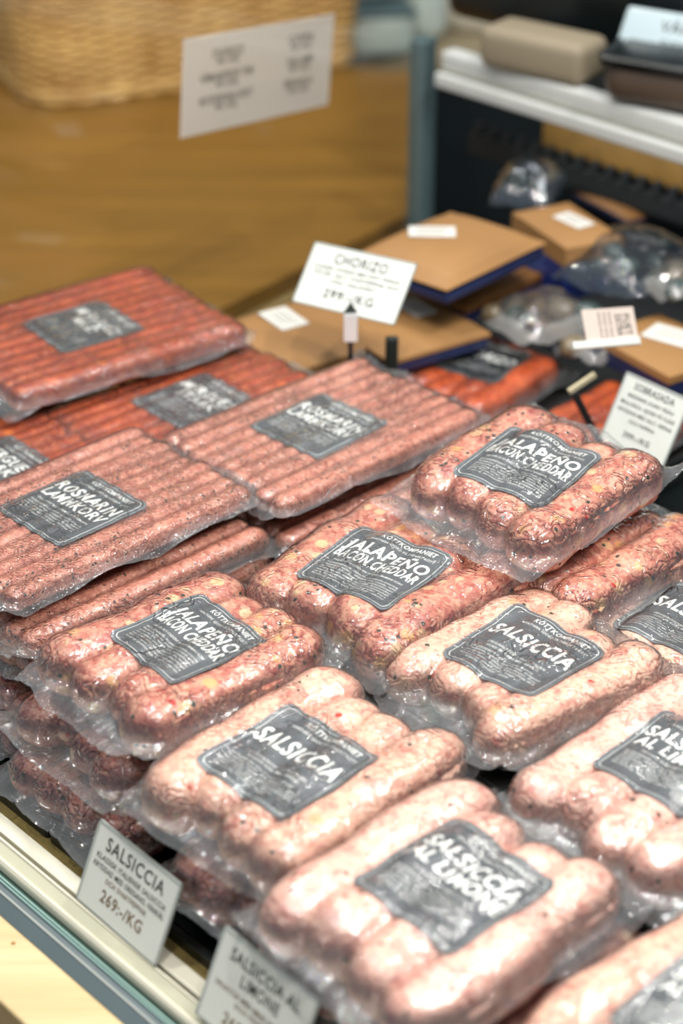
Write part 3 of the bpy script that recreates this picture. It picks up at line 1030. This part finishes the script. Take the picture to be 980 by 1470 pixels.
# clear pouches and dark pouch of round things
M['pouch'] = film_mat('pouch_film', haze_col=(.82, .82, .78), bump=.5, scale=60)
M['pouchd'] = film_mat('dark_pouch_film', haze_col=(.10, .13, .17), bump=.5, scale=60)
def pouch(c, z, label, fill, nfill, rad, mats, kindname='clear_pouch', seed=0, hh=.02):
    ctr, yaw, wx, wy = fit(c, z)
    root = empty(kindname, (ctr.x, ctr.y, z), (0, 0, yaw))
    tag(root, label, 'pouch', 'plastic pouches among the cartons')
    n = 26
    V, F = [], []
    rng = np.random.default_rng(seed)
    nz = rnd(rng, (n + 1, n + 1), 1.5, 1.5)
    for i in range(n + 1):
        for j in range(n + 1):
            u, v = i / n * 2 - 1, j / n * 2 - 1
            zz = hh * max(0, (1 - u ** 2)) ** .5 * max(0, (1 - v ** 2)) ** .5 * 1.05 + .0015 * nz[i, j] + .004
            sq = 1 - .06 * (u * v) ** 2
            V.append((u * wx / 2 * sq * 1.08, v * wy / 2 * sq * 1.08, zz))
    for i in range(n):
        for j in range(n):
            a = i * (n + 1) + j
            F.append((a, a + n + 1, a + n + 2, a + 1))
    f = mesh('pouch_film', V, F, M['pouchd' if kindname == 'dark_pouch' else 'pouch'], root)
    at = f.data.attributes.new('haze', 'FLOAT', 'POINT')
    hz = [(3.5 if max(abs(i / n * 2 - 1), abs(j / n * 2 - 1)) > .80 else .6) for i in range(n + 1) for j in range(n + 1)]
    at.data.foreach_set('value', hz)
    random.seed(seed)
    proto = []
    for m_ in mats:
        bm = bmesh.new()
        bmesh.ops.create_uvsphere(bm, u_segments=14, v_segments=9, radius=1)
        for v in bm.verts:
            v.co.x *= 1.25
            v.co.z *= .85
        me = bpy.data.meshes.new(fill)
        bm.to_mesh(me)
        bm.free()
        me.materials.append(m_)
        me.polygons.foreach_set('use_smooth', [True] * len(me.polygons))
        proto.append(me)
    pts = []
    tries = 0
    while len(pts) < nfill and tries < 4000:
        tries += 1
        u, v = random.uniform(-.82, .82), random.uniform(-.82, .82)
        q = (u * wx / 2, v * wy / 2)
        if all((q[0] - a) ** 2 + (q[1] - b) ** 2 > (rad * 1.7) ** 2 for a, b in pts):
            pts.append(q)
            o = bpy.data.objects.new(fill, random.choice(proto))
            COL.objects.link(o)
            o.parent = root
            sc = rad * random.uniform(.85, 1.1)
            o.scale = (sc, sc, sc)
            up = hh * max(0, (1 - u ** 2)) ** .5 * max(0, (1 - v ** 2)) ** .5
            o.location = (q[0], q[1], max(rad * .85, up - rad * .85))
            o.rotation_euler = (random.uniform(-.5, .5), random.uniform(-.5, .5), random.uniform(0, 3))
    return root
dk1 = plain('olive_black', (18, 30, 44), .3, coat=.3, noise=.3)
dk2 = plain('olive_greenish', (56, 70, 68), .35, coat=.3, noise=.3)
dk3 = plain('grey_filling', (112, 98, 76), .3, coat=.4, noise=.3)
pouch([(815, 412), (862, 338), (985, 372), (940, 440)], .11, 'dark pouch of shiny blue black round pieces beside the blue fronted carton', 'round_piece', 34, .0115, [dk1, dk1, dk2], 'dark_pouch', 3, .035)
pouch([(700, 300), (735, 245), (810, 262), (790, 300)], .10, 'dark glittering pouch behind the topmost kraft carton', 'round_piece', 16, .010, [dk1, dk2], 'dark_pouch', 4, .03)
pouch([(722, 468), (745, 420), (832, 452), (800, 520)], .085, 'clear rounded pouch with pale rim behind the chorizo pack', 'filling', 6, .013, [dk3, dk2], 'clear_pouch', 5, .024)
pouch([(815, 510), (850, 470), (905, 490), (875, 540)], .07, 'small clear pouch half hidden by the tilted price card', 'filling', 4, .012, [dk3], 'clear_pouch', 6, .02)
pouch([(925, 420), (955, 390), (1010, 410), (990, 445)], .115, 'clear pouch at the right photo edge above the stickered carton', 'filling', 5, .011, [dk2, dk3], 'clear_pouch', 7, .022)

# ------------------------------------------------------------------ price cards
M['card'] = plain('card_white', (214, 216, 208), .35, coat=.5, noise=.01)
M['frame'] = plain('card_frame', (168, 174, 168), .25, coat=.6)
M['chrome'] = plain('chrome', (232, 234, 232), .35, metal=.4)  # reflected light put into a pale, only partly metallic colour
M['gun'] = plain('clip_dark_metal', (70, 76, 70), .35, metal=.6)

def card(tl, tr, bl, ztop, zbot, lines, label, margin=.0028, name='price_card', group='price cards'):
    """card through three photo points whose heights are given; lines in card units (width 1)"""
    a = P(tl[0], tl[1], ztop)
    b = P(tr[0], tr[1], ztop)
    c = P(bl[0], bl[1], zbot)
    U = b - a
    D = c - a
    wd = U.length
    u = U.normalized()
    dn = (D - u * D.dot(u))
    shear = D.dot(u)
    hg = dn.length
    dn.normalize()
    nrm = u.cross(-dn).normalized()
    mt = Matrix((u, -dn, nrm)).transposed().to_4x4()
    ctr = a + u * wd / 2 + dn * hg + u * 0
    mt.translation = ctr           # base centre of the card
    root = empty(name, (0, 0, 0))
    root.matrix_world = mt
    tag(root, label, 'price card', group)
    from_bm('card', box_bm((-wd / 2, 0, -.0006), (wd / 2, hg, .0002), .0002, 1), M['card'], root)
    bm = bmesh.new()
    t = margin * .55
    for lo, hi in (((-wd / 2, 0, -.0010), (-wd / 2 + t, hg, .0008)), ((wd / 2 - t, 0, -.0010), (wd / 2, hg, .0008)),
                   ((-wd / 2, hg - t, -.0010), (wd / 2, hg, .0008)), ((-wd / 2, 0, -.0010), (wd / 2, t, .0008))):
        box_bm(lo, hi, 0, 1, bm)
    from_bm('card_frame', bm, M['frame'], root)
    by = {}
    for s, x, y, size, mw, ink in lines:
        by.setdefault(ink, []).append((s, x * wd, hg * y, size * wd, mw * wd, .02, 0))
    for ink, L_ in by.items():
        V2, F2 = layout(L_)
        mesh('lettering', np.stack([V2[:, 0], V2[:, 1], np.full(len(V2), .0005)], -1), F2, M[ink], root, smooth=False)
    return root, wd, hg

print('cards')
c1, w1, h1 = card((145, 1175), (262, 1270), (100, 1280), .056, .003,
     [("SALSICCIA", 0, .80, .155, .70, 'inkd'), ("KLASSISK ITALIENSK SALSICCIA", 0, .63, .062, .84, 'inkd'), ("KRYDDAD MED OREGANO, FÄNKÅL", 0, .525, .062, .86, 'inkd'),
      ("OCH SVARTPEPPAR", 0, .42, .058, .50, 'inkb'), ("269:-/KG", 0, .24, .14, .50, 'inkb')], 'white price card reading SALSICCIA standing on the cream rail')
c2, w2, h2 = card((324, 1328), (460, 1438), (283, 1455), .058, .003,
     [("SALSICCIA AL", 0, .80, .13, .72, 'inkd'), ("LIMONE", 0, .62, .13, .40, 'inkd'), ("SALSICCIA MED SMAK AV CITRON", 0, .45, .055, .84, 'inkb'),
      ("OCH FÄNKÅL", 0, .36, .055, .4, 'inkb'), ("269:-/KG", 0, .17, .13, .5, 'inkb')], 'white price card reading SALSICCIA AL LIMONE at the bottom of the photo')
c3, w3, h3 = card((453, 347), (599, 379), (434, 436), .200, .158,
     [("CHORIZO", 0, .80, .135, .52, 'inkd'), ("KLASSISK CHORIZO MED RÖKT PAPRIKA", 0, .64, .05, .84, 'inkd'), ("VITLÖK, SALT, SVARTPEPPAR OCH", 0, .54, .05, .84, 'inkd'), ("CHILI. KALLRÖKT", 0, .44, .05, .62, 'inkd'),
      ("299:-/KG", 0, .24, .12, .50, 'inkd')], 'white price card reading CHORIZO held up by a metal clip')
# its clip and stem
st = P(503, 470, .150)
stand = empty('card_clip', (st.x, st.y, .05))
tag(stand, 'chrome clip on a thin black stem before the chorizo card', 'clip', 'card clips')
from_bm('stem', box_bm((-.0022, -.0022, -.052), (.0022, .0022, .09), .0008), M['black'], stand)
b_ = from_bm('clip_face', box_bm((-.0062, -.0035, .087), (.0062, -.0012, .114), .001), M['chrome'], stand)
bm = bmesh.new()
vs = [bm.verts.new(v) for v in ((-.006, -.003, .115), (.006, -.003, .115), (0, -.001, .124), (-.006, .001, .115), (.006, .001, .115), (0, .002, .124))]
for f in ((0, 1, 2), (5, 4, 3), (0, 3, 4, 1), (1, 4, 5, 2), (2, 5, 3, 0)):
    bm.faces.new([vs[i] for i in f])
from_bm('clip_tip', bm, M['gun'], stand)
st = P(562, 505, .11)
stand2 = empty('card_clip', (st.x, st.y, .05))
tag(stand2, 'dark green metal clip foot behind the chorizo card', 'clip', 'card clips')
from_bm('stem', box_bm((-.006, -.004, -.052), (.006, .004, .075), .002), M['gun'], stand2)
from_bm('clip_foot', box_bm((-.012, -.010, -.004), (.012, .010, .006), .003), M['gun'], stand2)

c4, w4, h4 = card((900, 533), (992, 574), (883, 640), .135, .080,
     [("SOBRASADA", 0, .86, .12, .62, 'inkd'), ("BREDBAR KORV FRÅN", 0, .72, .065, .7, 'inkd'), ("MALLORCA. GJORD PÅ FLÄSK", 0, .61, .065, .84, 'inkd'), ("KRYDDAD MED SALT, PEPPAR", 0, .50, .065, .84, 'inkd'),
      ("OCH PAPRIKA", 0, .39, .065, .4, 'inkd'), ("399:-/KG", 0, .20, .10, .5, 'inkd')], 'white price card reading SOBRASADA at the right edge behind the jalapeño pack')
from_bm('card_stem', box_bm((-.003, -.085, -.004), (.003, .004, -.001), .0008), M['blackm'], c4)
# tilted card: built from its own three corners, text running down its slope
def tilted_card():
    a = P(908, 440, .175)     # top corner
    b = P(917, 490, .150)     # lower right
    c = P(846, 512, .150)     # left
    U = b - a
    D = c - a
    u = U.normalized()
    dn = (D - u * D.dot(u))
    hg = dn.length
    dn.normalize()
    nrm = u.cross(-dn)
    wd = U.length
    mt = Matrix((u, -dn, nrm)).transposed().to_4x4()
    mt.translation = a + u * wd / 2 + dn * hg
    root = empty('price_card', (0, 0, 0))
    root.matrix_world = mt
    tag(root, 'white price card turned sideways on a tilted metal arm', 'price card', 'price cards')
    from_bm('card', box_bm((-wd / 2, 0, -.0008), (wd / 2, hg, .0002), .0002, 1), plain('card_pinkish', (206, 190, 178), .4, coat=.4), root)
    V2, F2 = layout([("FUET", 0, hg * .82, .010, wd * .6, .02, 0), ("EXTRA", 0, hg * .66, .010, wd * .6, .02, 0)] + [("SPANSK SALAMI", 0, hg * (.5 - .1 * i), .0035, wd * .8, 0, 0) for i in range(3)])
    z = .0005 if True else 0
    mesh('lettering', np.stack([V2[:, 0], V2[:, 1], np.full(len(V2), z)], -1), F2, M['inkd'], root, smooth=False)
    from_bm('card_edge', box_bm((wd / 2 - .004, -.016, -.002), (wd / 2 + .003, hg * 1.0, .003), .001), M['card'], root)
    return root
tilted_card()
st = P(835, 550, .12)
arm = empty('metal_holder', (st.x, st.y, .12), (0, R(-28), R(20)))
tag(arm, 'pale bar of a metal holder beside the sideways price card', 'holder')
from_bm('arm_bar', box_bm((-.014, -.002, -.0025), (.014, .002, .0025), .0008), plain('arm_cream', (190, 178, 146), .35), arm)
from_bm('arm_post', box_bm((-.013, -.003, -.075), (-.007, .003, -.002), .001), M['blackm'], arm)

# sign on the side glass
def pane_hit(px, py, off):
    x = (px - 490) / FPX
    y = -(py - 735) / FPX
    d = Vector((x, CT + y * ST, -ST + y * CT))
    o0 = P(330, 440, .03) + n_p * off
    t = (o0 - Vector((0, 0, CAMH))).dot(n_p) / d.dot(n_p)
    return Vector((0, 0, CAMH)) + d * t
a, b, c = pane_hit(264, 57, .012), pane_hit(480, 20, .012), pane_hit(269, 197, .012)
u = (b - a)
wd = u.length
u.normalize()
dn = (c - a)
dn -= u * dn.dot(u)
hg = dn.length
dn.normalize()
mt = Matrix((u, -dn, u.cross(-dn))).transposed().to_4x4()
mt.translation = a + u * wd / 2 + dn * hg
sign = empty('price_sign', (0, 0, 0))
sign.matrix_world = mt
tag(sign, 'white price list with six blurred entries on the side glass before the basket', 'sign')
from_bm('sheet', box_bm((-wd / 2, 0, -.0012), (wd / 2, hg, .0002), .0004, 1), plain('sign_white', (226, 214, 204), .4, coat=.3, noise=.02, nscale=8), sign)
Ls = []
for cx_, ents in ((-.22, ("CHORIZO", "VÄRMLANDSKORV TUNN", "KRYDDSKINKA RÖKT")), (.27, ("COPPA", "SALAMI", "BRESAOLA"))):
    for i, e in enumerate(ents):
        yy = .80 - .235 * i
        Ls.append((e, cx_ * wd, yy * hg, .05 * wd, (.34 if len(e) > 9 else .20) * wd, .02, 0))
        Ls.append(("49:-/HG", cx_ * wd, (yy - .085) * hg, .045 * wd, .14 * wd, .01, 0))
V2, F2 = layout(Ls)
mesh('lettering', np.stack([V2[:, 0], V2[:, 1], np.full(len(V2), .0005)], -1), F2, plain('sign_ink', (96, 92, 80), .6), sign, smooth=False)

# ------------------------------------------------------------------ wicker basket
def basket():
    a = P(52, 158, .0)
    b = P(520, 92, .0)
    u = (b - a)
    Lb = u.length
    u.normalize()
    v = Vector((-u.y, u.x, 0))
    Wb, Hb = .34, .26
    ctr = (a + b) / 2 + v * Wb / 2
    root = empty('wicker_basket', (ctr.x, ctr.y, .0), (0, 0, math.atan2(u.y, u.x)))
    tag(root, 'large honey coloured wicker basket on the wooden counter', 'basket')
    wk = NT('wicker')
    tc = wk.add('ShaderNodeTexCoord')
    n = wk.add('ShaderNodeTexNoise', i_Scale=18.0, i_Detail=4.0)
    wk.l(tc.outputs['Object'], n.inputs['Vector'])
    wk.l(wk.ramp(n.outputs[0], [(.3, lin((196, 150, 84))), (.7, lin((240, 200, 128)))]), wk.b.inputs['Base Color'])
    wk.b.inputs['Roughness'].default_value = .45
    def outline(z, grow):
        k = 1 + .10 * z / Hb
        L2, W2, rd = Lb / 2 * k + grow, Wb / 2 * k + grow, .07
        pts = []
        seg = [((L2 - rd, -W2), (L2 - rd, -W2 + rd), -90), ((L2, W2 - rd), (L2 - rd, W2 - rd), 0), ((-L2 + rd, W2), (-L2 + rd, W2 - rd), 90), ((-L2, -W2 + rd), (-L2 + rd, -W2 + rd), 180)]
        for (_, cn, a0) in seg:
            for j in range(9):
                t_ = R(a0 + 90 * j / 8)
                pts.append(Vector((cn[0] + rd * math.cos(t_), cn[1] + rd * math.sin(t_))))
        return pts
    def resample(pts, n_):
        cum = [0]
        for i in range(len(pts)):
            cum.append(cum[-1] + (pts[(i + 1) % len(pts)] - pts[i]).length)
        out = []
        for k in range(n_):
            d = cum[-1] * k / n_
            i = max(q for q in range(len(pts)) if cum[q] <= d + 1e-9)
            f_ = (d - cum[i]) / max(1e-9, cum[i + 1] - cum[i])
            out.append(pts[i].lerp(pts[(i + 1) % len(pts)], f_))
        return out
    NS = 52
    def tube_ring(bm, pts3, rad, m=5):
        N = len(pts3)
        rows = []
        for i, p in enumerate(pts3):
            tg = (pts3[(i + 1) % N] - pts3[i - 1]).normalized()
            nn = tg.cross(Vector((0, 0, 1))).normalized()
            up = nn.cross(tg)
            rows.append([bm.verts.new(p + nn * math.cos(2 * math.pi * q / m) * rad + up * math.sin(2 * math.pi * q / m) * rad) for q in range(m)])
        for i in range(N):
            for q in range(m):
                bm.faces.new((rows[i][q], rows[(i + 1) % N][q], rows[(i + 1) % N][(q + 1) % m], rows[i][(q + 1) % m]))
    rowh = .0068
    nrow = int((Hb - .03) / rowh)
    for k in range(nrow):
        z = .024 + k * rowh
        bm = bmesh.new()
        pts = resample(outline(z, 0), NS * 4)
        ctr0 = Vector((0, 0))
        p3 = []
        for i, p in enumerate(pts):
            nxt = pts[(i + 1) % len(pts)]
            tg = (nxt - pts[i - 1]).normalized()
            no = Vector((tg.y, -tg.x))
            off = .0035 * math.cos(math.pi * i / 4 + math.pi * k)
            q = p + no * off
            p3.append(Vector((q.x, q.y, z)))
        tube_ring(bm, p3, .0036)
        bmesh.ops.recalc_face_normals(bm, faces=bm.faces[:])
        from_bm('weaver', bm, wk.m, root, True)
    for k, z in enumerate((.006, .015)):
        bm = bmesh.new()
        pts = resample(outline(z, .003), NS * 4)
        p3 = [Vector((p.x, p.y, z + .002 * math.sin(i * math.pi / 3 + k * 3))) for i, p in enumerate(pts)]
        tube_ring(bm, p3, .006)
        bmesh.ops.recalc_face_normals(bm, faces=bm.faces[:])
        from_bm('base_braid', bm, wk.m, root, True)
    bm = bmesh.new()
    pts = resample(outline(Hb, .003), NS * 4)
    tube_ring(bm, [Vector((p.x, p.y, Hb)) for p in pts], .010, 8)
    bmesh.ops.recalc_face_normals(bm, faces=bm.faces[:])
    from_bm('rim', bm, wk.m, root, True)
    lo, hi = resample(outline(0, 0), NS), resample(outline(Hb, 0), NS)
    bm0 = bmesh.new()
    bmesh.ops.create_cone(bm0, segments=7, radius1=.0042, radius2=.0042, depth=1, cap_ends=True)
    me = bpy.data.meshes.new('stake')
    bm0.to_mesh(me)
    bm0.free()
    me.materials.append(wk.m)
    for p, q in zip(lo, hi):
        A, B = Vector((p.x, p.y, .004)), Vector((q.x, q.y, Hb))
        o = bpy.data.objects.new('stake', me)
        COL.objects.link(o)
        o.parent = root
        o.location = (A + B) / 2
        o.rotation_mode = 'QUATERNION'
        o.rotation_quaternion = (B - A).to_track_quat('Z', 'Y')
        o.scale = (1, 1, (B - A).length)
    bm = bmesh.new()
    vs = [bm.verts.new((p.x, p.y, .006)) for p in outline(0, -.004)]
    bm.faces.new(vs)
    from_bm('basket_floor', bm, wk.m, root)
basket()

# ------------------------------------------------------------------ blurred things at the very back
def rounded(name, loc, size, yaw, mat, label, cat, bev=.02, lid=None):
    o = empty(name, loc, (0, 0, yaw))
    tag(o, label, cat)
    from_bm('body', box_bm((-size[0] / 2, -size[1] / 2, 0), (size[0] / 2, size[1] / 2, size[2]), bev, 5), mat, o, True)
    if lid:
        from_bm('lid', box_bm((-size[0] / 2 * 1.04, -size[1] / 2 * 1.04, size[2] * .86), (size[0] / 2 * 1.04, size[1] / 2 * 1.04, size[2] * 1.02), bev * .4, 3), lid, o, True)
    return o
white = plain('tub_white', (196, 206, 196), .4, noise=.05)
beige = plain('beige_paper', (140, 128, 106), .6, noise=.06, nscale=6)
cream = plain('cream_paper', (198, 190, 170), .6, noise=.05, nscale=6)
brownp = plain('brown_leather', (74, 60, 48), .4, noise=.2, nscale=8)
# low back counter that carries them
p_ = P(560, 92, .0)
bm = box_bm((-.35, 2.86, -.06), (.26, 3.5, -.02), .003)
tag(from_bm('back_counter', bm, plain('back_counter_tan', (150, 136, 108), .5)), 'tan back counter behind the wooden top', 'counter')
q = P(542, 74, -.02)
rounded('white_tub', (q.x, q.y, -.02), (.10, .10, .075), .2, white, 'blurred white tub with dark lid band right of the basket', 'tub', .02, plain('lid_blue', (92, 112, 116), .4))
q = P(610, 70, -.02)
rounded('white_canister', (q.x, q.y + .05, -.02), (.07, .07, .11), .1, white, 'blurred tall white canister behind the glass post', 'canister', .03)
q = P(670, 66, -.02)
rounded('cream_box', (q.x, q.y + .12, -.02), (.13, .10, .075), -.4, cream, 'blurred cream box right of the white canister', 'box', .015)
# on the rear shelf
zt = zsh + .036
q = P(785, 128, zt)
rounded('beige_bag', (q.x, q.y + .06, zt), (.13, .06, .045), YAW + .15, beige, 'beige paper bag lying on the rear shelf', 'bag', .012)
q = P(800, 92, zt)
rounded('black_filler', (q.x + .02, q.y + .14, zt), (.26, .12, .16), YAW + .1, M['black'], 'black appliance standing at the back of the rear shelf', 'filler', .02)  # block added to keep the back of the shelf black
q = P(955, 165, zt)
tb = rounded('black_container', (q.x + .03, q.y + .05, zt), (.15, .12, .050), YAW + .3, brownp, 'rounded dark brown container with black lid on the rear shelf', 'container', .022, M['black'])
q = P(940, 50, zt + .06)
pb = empty('printed_bag', (q.x + .02, q.y, zt + .052), (R(55), 0, YAW + .25))
tag(pb, 'white printed bag with grey lettering in the top right corner', 'bag')
from_bm('bag_body', box_bm((-.06, -.025, -.006), (.07, .03, .006), .005, 3), plain('bag_white', (176, 192, 196), .35, coat=.4), pb, True)
V2, F2 = layout([("VÅRT", .005, .012, .016, .05, .02, 0), ("SVERIGE", .012, -.006, .012, .06, .02, 0), ("KORV & CHARK", .01, -.017, .006, .06, .01, 0)])
mesh('lettering', np.stack([V2[:, 0], V2[:, 1], np.full(len(V2), .0064)], -1), F2, M['inkd'], pb, smooth=False)
